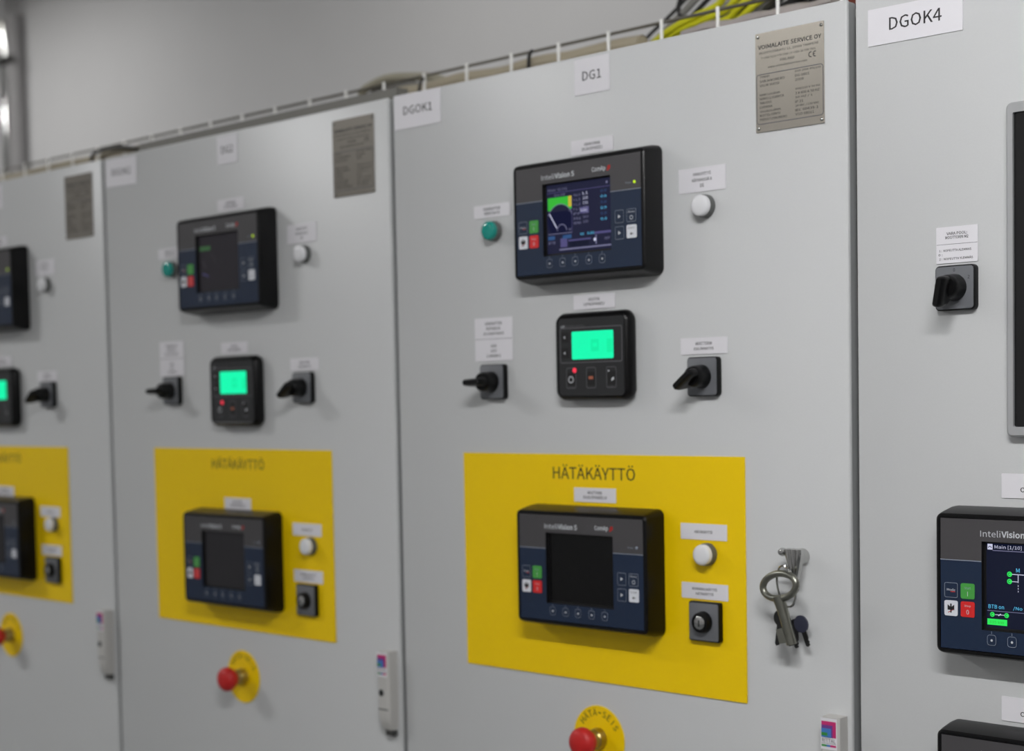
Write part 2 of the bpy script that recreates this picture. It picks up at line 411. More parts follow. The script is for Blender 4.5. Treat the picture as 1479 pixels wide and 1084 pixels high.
LBL = {
 'main': ['VARAVOIMAN', 'OHJAUSPANEELI'], 'run': ['VARASYÖTTÖ', 'KÄYNNISSÄ 0', 'DG'], 'green': ['GENERAATTORI', 'VERKOSSA 50'],
 'sw1': ['GENERAATTORI', 'KATKAISIJA', 'JÄLLEENKYTKENTÄ'], 'sw1b': ['AUKI', 'AUTO', '1-KIINNI 2'], 'ctrl': ['AKUSTON', 'LATAUSPANEELI'],
 'heat': ['MOOTTORIN', 'ESILÄMMITYS'], 'emain': ['MOOTTORIN', 'OHJAUSPANEELI H'], 'elamp': ['HÄTÄKÄYTTÖ'], 'key': ['NORMAALIKÄYTTÖ', 'HÄTÄKÄYTTÖ']}
def label_lines(key, pitch=6.2, hei=4.2, z0=0.0):
    L = LBL[key]; out = []
    for i, s in enumerate(L):
        out.append((s, 0, z0+(len(L)-1)*pitch/2-i*pitch, min(62, 2.8*len(s)), hei))
    return out
# ------------------------------------------------------------------ large control panels
def panel_parts(t, screen, c):
    HB = [(rr(.234, .167, .010, 5), 0), (rr(.234, .166, .010, 5), .010), (rr(.232, .158, .008, 5), .029), (rr(.231, .154, .007, 5), .0345), (rr(.2275, .1505, .006, 5), .036), (rr(.2215, .1455, .002, 5), .036), (rr(.2215, .1455, .002, 5), .0290)]
    b = link('bezel', cached('bezel', lambda: loft(HB, BLACKP, smooth_ang=28)), t)
    b['label'] = 'black plastic surround'
    def face():
        X = [0, 49, 169, 220]; Y = [0, 24, 46, 120.5, 144]; V, F, I = [], [], []
        g = {}
        P = lambda x, y, d: ((x-110)*MM, -d, (72-y)*MM)
        for i, x in enumerate(X):
            for j, y in enumerate(Y): g[i, j] = len(V); V.append(P(x, y, .0358))
        for i in range(3):
            for j in range(4):
                if i == 1 and j in (1, 2): continue
                F.append((g[i, j], g[i, j+1], g[i+1, j+1], g[i+1, j])); I.append(0 if j < 2 else 1)
        for a, b_ in (((49, 24), (169, 24)), ((169, 24), (169, 120.5)), ((169, 120.5), (49, 120.5)), ((49, 120.5), (49, 24))):
            k = len(V); V.extend([P(*a, .0358), P(*b_, .0358), P(*b_, .0302), P(*a, .0302)]); F.append((k, k+3, k+2, k+1)); I.append(2)
        for a, b_ in (((0, 0), (220, 0)), ((220, 0), (220, 144)), ((220, 144), (0, 144)), ((0, 144), (0, 0))):
            k = len(V); V.extend([P(*a, .0358), P(*b_, .0358), P(*b_, .0302), P(*a, .0302)]); F.append((k, k+1, k+2, k+3)); I.append(2)
        return mesh('face', V, F, [GREYF, NAVYF, RECESS], I)
    f = link('faceplate', cached('panelface', face), t); f['label'] = 'grey and navy printed keypad foil'
    X = lambda x: (x-110)*MM
    Z = lambda y: (72-y)*MM
    dF = .0360
    letters(f, 'Inteli', WPRINT, X(59.5), Z(15.2), dF, .0235, .0072)
    letters(f, 'Vision' + (' 5' if c != 1 else ' 5'), WPRINT, X(89.5), Z(15.2), dF, .0345, .0072, bold=0.03)
    letters(f, 'ComAp', WPRINT, X(149.5), Z(14.8), dF, .0235, .0078, bold=0.02)
    def divl(x0, x1):
        p = Print(); p.rect(X(x0), Z(46.3), X(x1), Z(45.4), LINEF); return p.mesh()
    for a0, a1 in ((0, 49), (169, 220)): link('divider_line', cached(('dl', a0), lambda: divl(a0, a1)), f, (0, -dF, 0))
    def swoosh():
        p = Print(); p.disc(X(167), Z(13.8), .0028, REDPRINT); p.poly([(X(163), Z(18)), (X(166), Z(18)), (X(170), Z(11)), (X(167), Z(11))], REDPRINT); return p.mesh()
    link('logo_print', cached('swoosh', swoosh), f, (0, -dF, 0))
    letters(f, 'Power', LINEF, X(199.5), Z(37.2), dF, .0098, .0026)
    # screen
    s = link('screen', cached(('scr', screen), lambda: screen_mesh(screen)), t)
    gm = cached(('scrg', screen), lambda: screen_print(screen))
    if gm: link('display_print', gm, s)
    s['label'] = {'gauge': 'lit navy display with a gauge', 'dim': 'dim display with a faint gauge', 'mimic': 'lit dark blue display with a line diagram', 'off': 'switched off dark display', 'off_sheen': 'switched off display with painted-in grey sheen'}[screen]
    # buttons
    def btn(x, y, ww, hh, m, r=.002, sym=None):
        o = link('button', cached(('btn', ww, hh, m.name), lambda: plate(ww*MM, hh*MM, 0, .0007, r, m, n=3)), t, (X(x), -.0359, Z(y)))
        return o
    def outline(o, ww, hh):
        def mk():
            p = Print(); p.ring(rr(ww*MM, hh*MM, .002, 3), rr((ww-1)*MM, (hh-1)*MM, .0015, 3), LINEF); return p.mesh()
        link('border', cached(('bo', ww, hh), mk), o, (0, -.0008, 0))
    o = btn(13, 79.3, 16, 16.5, NAVYF); outline(o, 16, 16.5); letters(o, 'Mode', WPRINT, 0, 0.0005, .0008, .010, .0028)
    def mode():
        p = Print(); p.rect(-.0006, -.0022, .0050, -.0012, REDPRINT); return p.mesh()
    link('symbol_print', cached('modep', mode), o, (0, -.0008, 0))
    o = btn(32.8, 79.3, 16.5, 17, BGREEN); letters(o, 'Start', LINEF, 0, .0035, .0008, .0075, .0028); letters(o, 'I', WPRINT, 0, -.003, .0008, None, .005)
    o = btn(12.8, 99.3, 16, 17, BWHITE)
    def horn():
        p = Print(); p.rect(-.0009, -.005, .0009, .005, INK); p.poly([(-.004, .004), (.004, -.002), (.004, .004), (-.004, -.002)], INK); p.line(-.0035, -.005, .0035, -.001, .0008, REDPRINT); return p.mesh()
    link('symbol_print', cached('horn', horn), o, (0, -.0008, 0))
    o = btn(32.8, 99.3, 16.5, 17, BRED); letters(o, 'Stop', WPRINT, 0, .0035, .0008, .0075, .0028); letters(o, '0', WPRINT, 0, -.003, .0008, None, .005)
    def tri():
        p = Print(); p.poly([(-.0022, -.0025), (.0022, 0), (-.0022, .0025)], WPRINT); return p.mesh()
    for y in (79, 100): 
        o = btn(184.2, y, 15, 16.5, NAVYF); outline(o, 15, 16.5); link('symbol_print', cached('tri', tri), o, (0, -.0008, 0))
    o = btn(204.2, 79, 16, 16.5, NAVYF); outline(o, 16, 16.5); letters(o, 'Menu', WPRINT, 0, .0045, .0008, .011, .0026)
    def ringp():
        p = Print(); p.arc(0, -.003, .0024, .0008, 0, 360, WPRINT); return p.mesh()
    link('symbol_print', cached('ringp', ringp), o, (0, -.0008, 0))
    o = btn(204.2, 99.5, 16.5, 17, BWHITE); letters(o, 'Enter', INKG, 0, .0045, .0008, .011, .0028)
    def ent():
        p = Print(); p.poly([(-.0028, -.003), (0, -.005), (0, -.001)], INK); p.rect(0, -.0035, .0028, -.0025, INK); return p.mesh()
    link('symbol_print', cached('ent', ent), o, (0, -.0008, 0))
    for x in (61, 84.5, 107, 131, 154):
        o = btn(x, 130.5, 10.5, 11.5, NAVYF, r=.003)
        def mk():
            p = Print(); p.ring(rr(.0105, .0115, .003, 3), rr(.0096, .0106, .0026, 3), LINEF); p.disc(0, -.0003, .0014, WPRINT, n=8); p.rect(-.0003, .0066, .0003, .0096, LINEF); return p.mesh()
        link('symbol_print', cached('rb', mk), o, (0, -.0008, 0))
    led = {'gauge': E_YLED, 'dim': E_YLED, 'mimic': E_YLED, 'off': LINEF, 'off_sheen': LINEF}[screen]
    link('indicator_led', cached(('led', led.name), lambda: lathe([(.0021, 0), (.0021, .0005), (.0012, .0009)], led, 12)), t, (X(209.5), -.0358, Z(37)))

SX = lambda x: (x-110)*MM
SZ = lambda y: (72-y)*MM
def screen_mesh(kind):
    m = {'gauge': E_NAVY, 'dim': E_GREYS, 'mimic': E_DNAVY, 'off': SCREENOFF, 'off_sheen': E_OFFG}[kind]
    return mesh('screen', [(SX(49), -.0303, SZ(120.5)), (SX(169), -.0303, SZ(120.5)), (SX(169), -.0303, SZ(24)), (SX(49), -.0303, SZ(24)),
        (SX(52), -.0304, SZ(117.5)), (SX(166.5), -.0304, SZ(117.5)), (SX(166.5), -.0304, SZ(26)), (SX(52), -.0304, SZ(26))],
        [(0, 1, 5, 4), (1, 2, 6, 5), (2, 3, 7, 6), (3, 0, 4, 7), (4, 5, 6, 7)], [RECESS, m], [0, 0, 0, 0, 1])
def screen_print(kind):
    if kind in ('off', 'off_sheen'): return None
    p = Print(); d = .0306
    R = lambda x0, y0, x1, y1, m, e=0: p.rect(SX(x0), SZ(y1), SX(x1), SZ(y0), m, d+e)
    T = lambda s, x, y, ww, hh, m: p.text(s, m, SX(x+ww/2), SZ(y), ww*MM, hh*MM, d+.0004)
    if kind in ('gauge', 'dim'):
        dim = kind == 'dim'
        g, yl, wh, vi, bl, bg = (E_GD, E_GD, E_GD2, E_GD2, E_GREYS, E_GREYS) if dim else (E_G, E_Y, E_W, E_WD, E_B, E_NAVY)
        if not dim:
            T('Main  [1/10]', 55, 33, 34, 4, E_WD); R(53, 36.3, 166, 37, E_V); R(157, 30, 160, 33, E_WD); T('Gen kW', 66, 40, 20, 3, E_WD)
        # gauge with its coloured arc
        R(54, 43, 97 if not dim else 84, 60 if not dim else 50, g)
        R(91 if not dim else 80, 43, 97 if not dim else 84, 57 if not dim else 50, yl, .0001)
        if not dim:
            p.disc(SX(76), SZ(75), .0222, E_NAVY, d+.0002, n=32); R(54, 62, 98, 92, E_NAVY, .0002)
            p.arc(SX(76), SZ(75), .0228, .0008, 20, 160, E_WD, d+.0003); p.arc(SX(79), SZ(88), .0085, .0011, 0, 180, E_WD, d+.0003)
            p.line(SX(57), SZ(64), SX(70), SZ(84), .0015, E_W, d+.0004)
            R(54, 91, 97, 91.8, E_WD, .0003); R(97, 43, 97.6, 92, E_V, .0003)
            T('0', 92, 62, 3, 3, E_WD); T('600', 91, 87, 5, 3, E_WD)
            rows = [('Gen V', 'L1'), ('I L1', '230'), ('I L2', '231'), ('I L3', '230'), ('PF', '0.98'), ('Hz', '50.0'), ('RPM', '1500')]
            for i, (a, b_) in enumerate(rows):
                T(a, 101, 43+i*6.2, 12, 3.4, E_WD); T(b_, 117, 42+i*6.2, 9, 3.4, E_W if i < 3 else E_WD)
            R(112, 60, 127, 68, E_V, .0001); T('kVAr', 113, 64, 12, 4, E_W)
            for i in range(6): T('0.0', 148, 42+i*7.3, 10, 3.4, E_C if i % 2 else E_B)
            for x0, x1 in ((54, 66), (80, 96)): R(x0, 94, x1, 99, E_B, .0002)
            T('BTB', 55, 103, 12, 3.4, E_WD); R(76, 98, 88, 110, E_V, .0001); R(90, 101, 130, 103, E_V, .0001); R(92, 104, 126, 110, E_DNAVY, .0001)
            T('kW', 112, 95, 6, 3.4, E_C); T('0.00', 124, 95, 12, 3.4, E_C); R(136, 94, 166, 97, E_V, .0001)
            p.disc(SX(137), SZ(104), .0022, E_W, d+.0004); R(138, 98, 140, 110, E_WD, .0002); T('OFF', 154, 104, 9, 3.6, E_WD)
            R(74, 112, 166, 114, E_WD, .0001)
        else:
            p.arc(SX(76), SZ(75), .021, .001, 10, 60, E_GD2, d+.0003); p.line(SX(62), SZ(66), SX(70), SZ(80), .0014, E_GD2, d+.0004)
            p.line(SX(60), SZ(88), SX(78), SZ(94), .0014, E_V, d+.0004)
    if kind == 'mimic':
        R(53.4, 26.6, 59.3, 32.8, E_W); p.arc(SX(56.3), SZ(31), .0017, .0008, 0, 180, E_DNAVY, d+.0003); T('Main [1/10]', 61.8, 29.8, 31, 4.6, E_W); R(59.3, 33.2, 166, 34, E_WD)
        T('M', 86.6, 53.6, 4, 4.2, E_C); R(81.5, 57.8, 166, 58.6, E_W)
        for y in (58.2, 66): p.disc(SX(79), SZ(y), .0029, E_BG, d+.0003); p.arc(SX(79), SZ(y), .0014, .0005, 40, 320, E_DNAVY, d+.0005); R(81.7, y-.35, 89, y+.35, E_W)
        R(88.3, 58.2, 89.1, 67, E_W)
        for y in (69.5, 72.5, 75.5): R(88.4, y, 89.1, y+1.6, E_W)
        T('BTB on', 54.6, 94.6, 18, 4.2, E_C); T('/No Timer', 83, 95, 30, 4.4, E_C); R(53, 99, 166, 99.6, E_WD)
        for x in (59, 75.5): p.disc(SX(x), SZ(103.2), .0027, E_BG, d+.0003); p.arc(SX(x), SZ(103.2), .0013, .0005, 40, 320, E_DNAVY, d+.0005)
        R(62, 102.9, 73, 103.5, E_W); p.line(SX(66), SZ(104.2), SX(69), SZ(102), .001, E_W, d+.0004)
        R(53, 108, 76, 114.6, E_BG); T('335 kW', 55.5, 111.3, 17, 3.2, E_G)
    return p.mesh()
def control_panel(c, u, v, screen, label, d=.0004):
    t = thing('control_panel', label, 'control panel', loc(c, u, v, d), 'black control panels with a display')
    panel_parts(t, screen, c)
    if screen == 'mimic':   # lit soft key shown below the diagram
        pass
    return t

# ------------------------------------------------------------------ the small controllers with green display
def small_controller(c, u, v, label):
    t = thing('battery_controller', label, 'controller', loc(c, u, v), 'small black controllers with green display')
    def bod():
        def barrel(w_, h_, r, bul):
            pts = rr(w_, h_, r, 5)
            return [(x + (bul*(1-(2*z/h_)**2))*(1 if x > 0 else -1)*min(1, abs(x)/(w_/2)), z) for x, z in pts]
        return loft([(barrel(.124, .114, .012, .002), 0), (barrel(.130, .119, .013, .0025), .006), (barrel(.129, .118, .013, .0025), .012), (barrel(.124, .112, .011, .002), .018), (barrel(.119, .107, .008, .001), .0195), (barrel(.116, .104, .006, 0), .0185)], BLACKP, smooth_ang=40)
    b = link('housing', cached('scbody', bod), t); b['label'] = 'rounded black housing'
    FACE = mat('controller face', (30, 31, 33), 0.45)
    f = link('faceplate', cached('scface', lambda: plate(.115, .103, .0183, .0187, .005, FACE)), t)
    dF = .0189; x = lambda a: (a-411.2)*MM; z = lambda b_: (b_-1654)*MM
    def fr():
        p = Print(); cx, cz = x(411.3), z(1669)
        p.ring(rr(.1096, .0475, .003, 3, cx, cz), rr(.1074, .0453, .002, 3, cx, cz), INKG)
        for i, bx in enumerate((375.7, 411.3, 446.7)):
            p.ring(rr(.0170, .0280, .0025, 3, x(bx), z(1625)), rr(.0153, .0263, .002, 3, x(bx), z(1625)), INKG)
        return p.mesh()
    link('face_print', cached('scfr', fr), f, (0, -dF, 0))
    letters(f, 'AMF', WPRINT, x(362), z(1694.5), dF, .008, .0036); letters(f, 'BATTERY CONTROL', INKG, x(384), z(1694.7), dF, .034, .0024)
    def lcd():
        p = Print(); p.poly(rr(.0732, .0372, .0018, 3, x(414.5), z(1668.6)), E_GREEN)
        return p.mesh()
    l = link('display', cached('sclcd', lcd), t, (0, -.0190, 0)); l['label'] = 'glowing green display'
    def lp():
        p = Print(); p.rect(x(440), z(1658), x(450), z(1676), E_GREEN2); p.rect(x(412), z(1660), x(426), z(1676), E_GREEN2); p.rect(x(415), z(1666), x(423), z(1671), E_GREEN); return p.mesh()
    link('display_print', cached('sclp', lp), l, (0, -.0002, 0))
    for k, zz in ((0, 1680), (1, 1659)):
        o = link('button', cached('scsb', lambda: plate(.012, .014, 0, .0004, .001, RECESS, n=2)), t, (x(365), -.0188, z(zz)))
        def tri(k=k):
            p = Print(); p.poly([(-.002, 0), (.0012, -.0022), (.0012, .0022)], WPRINT); return p.mesh()
        link('symbol_print', cached('sctri', tri), o, (0, -.0006, 0))
    for i, bx in enumerate((375.7, 411.3, 446.7)):
        o = link('button', cached('scb', lambda: plate(.0135, .018, 0, .0004, .001, RECESS, n=2)), t, (x(bx), -.0188, z(1624)))
        if i == 0:
            def ic():
                p = Print(); p.arc(0, -.001, .0042, .0012, 0, 360, WPRINT); return p.mesh()
            link('symbol_print', cached('scic', ic), o, (0, -.0006, 0)); letters(o, 'STOP', INKG, 0, -.0115, .0001, .009, .0024)
        elif i == 1:
            def ic2():
                p = Print(); p.rect(-.004, -.001, .004, .003, mat('orange print', (170, 96, 70), .5)); return p.mesh()
            link('symbol_print', cached('scic2', ic2), o, (0, -.0006, 0))
        else:
            def ic3():
                p = Print(); p.poly([(0, -.004), (.005, -.002), (.005, .0015), (.001, .0)], WPRINT); p.rect(-.0055, .0085, -.003, .0105, WPRINT); return p.mesh()
            link('symbol_print', cached('scic3', ic3), o, (0, -.0006, 0)); letters(o, 'START', INKG, 0, -.0115, .0001, .010, .0024)
    link('indicator_led', cached('scled', lambda: lathe([(.0034, 0), (.0034, .0005), (.002, .001)], E_LED, 14)), t, (x(382), -.0188, z(1635.5)))
    return t

# ------------------------------------------------------------------ rotary switches, key switches, lamps, emergency stops
def rotary_switch(c, u, v, ang, label, marks=False):
    t = thing('rotary_switch', label, 'switch', loc(c, u, v), 'rotary switches with black knob')
    link('frame', cached('rsf', lambda: plate(.0485, .0500, 0, .0080, .005, BLACKP, bev=.0015)), t)
    pl = link('plate', cached('rsp', lambda: plate(.0455, .0470, .0081, .0092, .0038, GREYSW, bev=.0004)), t)
    if marks:
        letters(pl, '0', INK, 0, .0195, .0094, None, .0038); letters(pl, '2', INK, .0175, .011, .0094, None, .0038)
    else: letters(pl, '0', INKG, 0, .0195, .0094, None, .0032)
    k = link('knob', cached('rsk', lambda: lathe([(.0150, .0093), (.0150, .012), (.0138, .024), (.0132, .029), (.0115, .031)], BLACKP, 28)), t)
    def grip():
        # a bar across the knob that rises and tapers outwards
        secs = [(.0260, .0125, .020, -.001), (.0320, .0120, .029, -.004), (.0345, .0105, .038, -.0055), (.0325, .0085, .0445, -.006), (.0290, .0055, .0465, -.006)]
        return loft([(rr(l, w_, w_*.35, 3, cx=cx), d) for l, w_, d, cx in secs], BLACKP, smooth_ang=40)
    g = link('grip', cached('rsg', grip), t, rot=(0, math.radians(-ang), 0))
    def stripe():
        p = Print(); p.rect(-.0165, -.0006, -.0135, .0006, WPRINT); return p.mesh()
    return t
def pilot_lamp(c, u, v, m, label, d=.0004, name='indicator_lamp'):
    t = thing(name, label, 'indicator lamp', loc(c, u, v, d), 'round indicator lamps')
    link('ring', cached('plr', lambda: lathe([(.0146, 0), (.0146, .006), (.0138, .0085), (.0130, .0088)], LAMPRING, 28)), t)
    link('lens', cached(('pll', m.name), lambda: lathe([(.0133, .0080), (.0133, .0128), (.0128, .0145), (.0112, .0156), (.007, .0162), (.001, .0164)], m, 28, ang=60)), t)
    return t
def key_switch(c, u, v, label, d):
    t = thing('key_switch', label, 'key switch', loc(c, u, v, d), 'key switches on the yellow plates')
    link('frame', cached('ksf', lambda: plate(.0485, .0510, 0, .0075, .003, BLACKP, bev=.0012)), t)
    link('plate', cached('ksp', lambda: plate(.0455, .0475, .0076, .0085, .0024, GREYSW, bev=.0004)), t)
    b = link('lock_barrel', cached('ksb', lambda: lathe([(.0140, .0086), (.0135, .013), (.0125, .017), (.0105, .0175), (.0100, .0165)], BLACKP, 24)), t)
    f = link('lock_face', cached('ksl', lambda: lathe([(.0085, .0160), (.0085, .0178), (.0070, .0186)], CHROME, 20)), t)
    link('keyway', cached('ksk', lambda: box(-.0009, .0009, -.0189, -.0186, -.005, .004, RUBBER)), f)
    return t
def ring_text(s, r, hei, m, centre_deg, step):
    V, F = [], []; n = len(s)
    for i, ch in enumerate(s):
        if ch == ' ': continue
        base = 'H'
        hh = hei*(1.22 if ch in 'ÄÖ' else 0.16 if ch == '-' else 1.0)
        me = text_mesh(ch, m, None, hh) if ch != 'I' else text_mesh('I', m, None, hh)
        a = math.radians(centre_deg + step*((n-1)/2-i)); rad = r + (hh-hei)/2*(1 if ch in 'ÄÖ' else 0)
        ca, sa = math.cos(a-math.pi/2), math.sin(a-math.pi/2); b = len(V)
        for v in me.vertices:
            x, z = v.co.x, v.co.z+rad
            V.append((x*ca-z*sa, 0, x*sa+z*ca))
        F += [tuple(b+j for j in p.vertices) for p in me.polygons]
    return mesh('lettering', V, F, m)
def emergency_stop(c, u, v, label):
    t = thing('emergency_stop_button', label, 'emergency stop', loc(c, u, v), 'red emergency stop buttons')
    p = link('warning_disc', cached('esd', lambda: lathe([(.045, 0), (.045, .0012), (.0446, .0015), (.010, .0016)], YELLOW, 48)), t); p['label'] = 'round yellow warning disc'
    link('lettering', cached('est', lambda: ring_text('HÄTÄ-SEIS', .0355, .0090, INKY, 86, 14.0)), p, (0, -.0018, 0))
    link('collar', cached('esc', lambda: lathe([(.0150, .0017), (.0150, .004), (.0138, .007), (.0138, .012), (.0125, .0135), (.0118, .022), (.0105, .024)], BRASS, 28)), t)
    link('mushroom_head', cached('esm', lambda: lathe([(.0108, .0195), (.0128, .0200), (.0165, .0250), (.0198, .0300), (.0206, .0335), (.0202, .0385), (.0176, .0430), (.012, .0458), (.005, .0470), (.001, .0472)], REDM, 32, ang=60)), t)
    return t

# ------------------------------------------------------------------ fit out the doors
def yellow_plate(c, u0, u1, v0, v1):
    t = thing('emergency_plate', 'yellow HÄTÄKÄYTTÖ plate carrying the emergency controls on the %s' % WHICH[c], 'plate', loc(c, (u0+u1)/2, (v0+v1)/2), 'yellow emergency operation plates')
    w_, h_ = (u1-u0)*MM, (v1-v0)*MM
    p = link('plate', cached(('yp', round(w_, 4), round(h_, 4)), lambda: plate(w_, h_, 0, PD-.0004, .0008, YELLOW, n=2)), t)
    letters(t, 'HÄTÄKÄYTTÖ', INKY, 0, 0, PD-.0003, .147, .0203, bold=.004).location = ((397-(u0+u1)/2)*MM, -(PD-.0003), (1497.5-(v0+v1)/2)*MM)
yellow_plate(0, 147, 646.5, 1212.5, 1521.5); yellow_plate(-1, 147, 645.5, 1213.5, 1521.5); yellow_plate(-2, 147, 649, 1216, 1520)
E_ = PD+.0002
for c in (0, -1, -2):
    W_ = WHICH[c]; dv = 0 if c == 0 else -33; dc = 0 if c == 0 else -34.5
    du = {0: 0, -1: -2.5, -2: 1}[c]
    control_panel(c, 405.2+du, 1838+(-2.5 if c else 0), {0: 'gauge', -1: 'dim', -2: 'dim'}[c], {0: 'black control panel with lit gauge display on the DG1 cabinet, above the green-screen controller', -1: 'black control panel with dim display high on the middle cabinet', -2: 'black control panel cut by the picture edge, high on the farthest cabinet'}[c])
    control_panel(c, 401.5+du, 1368.3+dv, 'off' if c == 0 else 'off_sheen', 'black control panel with blank screen on the yellow plate of the %s' % W_, E_)
    sign(c, 366.5+du*3, 1924.5, 440.6+du*3, 1944, 'small white label above the %s control panel of the %s' % ('upper', W_), label_lines('main'), INKL)
    sign(c, 362.8+du*2, 1457+dv-5*(c != 0), 437.4+du*2, 1476.4+dv-5*(c != 0), 'small white label above the control panel on the yellow plate of the %s' % W_, label_lines('emain'), INKL, d=E_)
    small_controller(c, 411.2 + (2 if c == -2 else 0), 1654+dc, 'small black controller with glowing green display on the %s' % W_)
    sign(c, 366+du*3, 1717.5+dc, 439.3+du*3, 1737+dc, 'small white label above the green-screen controller of the %s' % W_, label_lines('ctrl'), INKL)
    pilot_lamp(c, 591, 1836.2, LENSW, 'white indicator lamp beside the upper control panel of the %s' % W_)
    sign(c, 548.6-du*-.5, 1855, 622.3-du*-.5, 1885.6, 'white three-line label above the white lamp beside the upper panel of the %s' % W_, label_lines('run', 7.4, 4.6), INKL)
    rotary_switch(c, 587.5+(-4 if c == -1 else 2 if c else 0), 1622.5, 38, 'rotary switch with knob turned aslant, beside the green-screen controller of the %s' % W_)
    sign(c, 548.3-2*abs(c), 1651-abs(c), 621.8-2*abs(c), 1671.8-1.5*abs(c), 'small white label above the slanted rotary switch of the %s' % W_, label_lines('heat'), INKL)
    pilot_lamp(c, 588.5+abs(c)*2, 1397+dv+2*abs(c), LENSW, 'white indicator lamp on the yellow plate of the %s' % W_, E_)
    sign(c, 545.9-2*abs(c), 1415+dv, 619-1.5*abs(c), 1435.5+dv, 'small white one-line label above the lamp on the yellow plate of the %s' % W_, label_lines('elamp'), INKL, d=E_)
    key_switch(c, 586.5+(-5 if c == -1 else 2 if c else 0), 1311+dv, 'square grey key switch on the yellow plate of the %s' % W_, E_)
    sign(c, 546.4-2*abs(c), 1338.9+dv, 619.8-1.5*abs(c), 1359.3+dv, 'small white two-line label above the key switch of the %s' % W_, label_lines('key'), INKL, d=E_)
    emergency_stop(c, {0: 399.5, -1: 396, -2: 405}[c], {0: 1134.7, -1: 1132, -2: 1132.5}[c], 'red mushroom emergency stop on yellow disc, low on the %s' % W_)
    if c != -2:
        pilot_lamp(c, 218+(c != 0)*3, 1836.5, TEAL, 'green indicator lamp beside the upper control panel of the %s' % W_)
        sign(c, 176.6-c*-1.5*0+1, 1856.5, 248.6+1, 1874.8, 'small white label above the green lamp of the %s' % W_, label_lines('green'), INKL)
        rotary_switch(c, 214.3, 1623.3, 2, 'rotary switch with knob turned level, below a tall white label on the %s' % W_)
        t = sign(c, 174.6-2*abs(c), 1653.2-4*abs(c), 249.6-3*abs(c), 1714.6-4*abs(c), 'tall white two-part label above the level rotary switch of the %s' % W_, label_lines('sw1', 7.0, 4.4, 15.5)+label_lines('sw1b', 7.0, 4.2, -16.5), INKL)
        link('divider', cached('div', lambda: box(-.0368, .0368, -.0009, -.0002, -.0003, .0003, INKG)), t, (0, 0, .0005))

# DGOK4 cabinet
control_panel(1, 243.8, 1387.5, 'mimic', 'black control panel with lit line diagram display on the DGOK4 cabinet')
control_panel(1, 243.8, 1146.3, 'off', 'black control panel at the bottom picture edge on the DGOK4 cabinet')
sign(1, 188.5, 1481, 298.5, 1507.7, 'white label above the line diagram panel of the DGOK4 cabinet', [('OHJAUSPANEELI', 0, -4, 66, 5.5)], INKL)
sign(1, 188, 1235, 298, 1262, 'white label between the two control panels of the DGOK4 cabinet', [('OHJAUSPANEELI', 0, -4, 66, 5.5)], INKL)
rotary_switch(1, 137.4, 1713, 80, 'rotary switch with knob turned upright on the DGOK4 cabinet', True)
t = sign(1, 111, 1741, 161.4, 1781.3, 'white two-part label above the upright rotary switch of the DGOK4 cabinet',
     [('VARA POOL:', 0, 12.6, 25, 3.3), ('MOOTTORIN M2', 0, 8.2, 28, 3.3), ('1 :  NOPEUTTA ALEMMAS', -2, -6, 39, 2.6), ('0 :', -20, -10.5, 5, 2.6), ('2 :  NOPEUTTA YLEMMÄS', -1, -15, 41, 3.0)], INKL)
link('divider', box(-.0248, .0248, -.0009, -.0002, -.0002, .0002, INKG), t, (0, 0, .0008))

# monitor
t = thing('monitor', 'flat dark monitor in a thin grey frame on the DGOK4 cabinet', 'monitor', loc(1, 430, 1727))
def monf():
    w_, h_ = .460, .358
    return loft([(rr(w_, h_, .006), 0), (rr(w_, h_, .006), .010), (rr(w_-.004, h_-.004, .005), .012), (rr(w_-.016, h_-.022, .002), .012), (rr(w_-.016, h_-.022, .002), .008)], MONF, smooth_ang=30)
link('frame', monf(), t); g = link('screen', plate(.444, .336, .0081, .0086, .002, MONS), t); g['label'] = 'black glass'

# ------------------------------------------------------------------ lock and keys on the DG1 door
LK = (727, 1400)
t = thing('lock_knob', 'chrome door lock knob above the keys on the DG1 cabinet', 'lock', loc(0, *LK))
link('rosette', lathe([(.0100, 0), (.0100, .002), (.0088, .004), (.0080, .012), (.0080, .016), (.0070, .0175)], CHROME, 24), t, (.003, 0, .002))
def wing():
    # fluted fan shaped thumb piece, broad above and narrow below
    V, F = [], []; n = 24
    secs = [(.0135, .020, .0190, .0245), (.0125, .024, .0185, .0275), (.004, .0225, .018, .0275), (-.010, .015, .0175, .0262), (-.0205, .009, .018, .0245), (-.0225, .006, .019, .0235)]
    for z, w_, d0, d1 in secs:
        for k in range(n): 
            q = k/(n-1); V.append(((q-.5)*w_ - z*.05, -(d1 + .0028*abs(math.sin(q*math.pi*3)) - .002), z))
        for k in range(n): 
            q = 1-k/(n-1); V.append(((q-.5)*w_*.9 - z*.05, -d0, z))
    m = 2*n
    for i in range(len(secs)-1):
        for j in range(m):
            k = (j+1) % m; F.append((i*m+j, (i+1)*m+j, (i+1)*m+k, i*m+k))
    F.append(tuple(range(m))); F.append(tuple(reversed([(len(secs)-1)*m+j for j in range(m)])))
    me = mesh('wing', V, F, CHROME); shade(me, 50); return me
link('thumb_piece', wing(), t, (.006, 0, 0))
link('thumb_nub', lathe([(.0045, .022), (.0052, .027), (.0035, .031), (.001, .032)], CHROME, 16), t, (-.0085, 0, .009))
kb = thing('key_bunch', 'bunch of metal keys hanging from the lock of the DG1 cabinet', 'keys', loc(0, 733, 1380))
def P3(x, z, d): return (x*MM, -d*MM, (z+20)*MM)
def ring_pts(cx, cz, d, rx, rz, tilt, swing, n=32):
    a = math.radians(tilt); out = []
    for k in range(n):
        q = 2*math.pi*k/n; x, z = rx*math.cos(q), rz*math.sin(q)
        out.append(P3(cx+x*math.cos(a)-z*math.sin(a), cz+x*math.sin(a)+z*math.cos(a), d+swing*math.cos(q)))
    return out
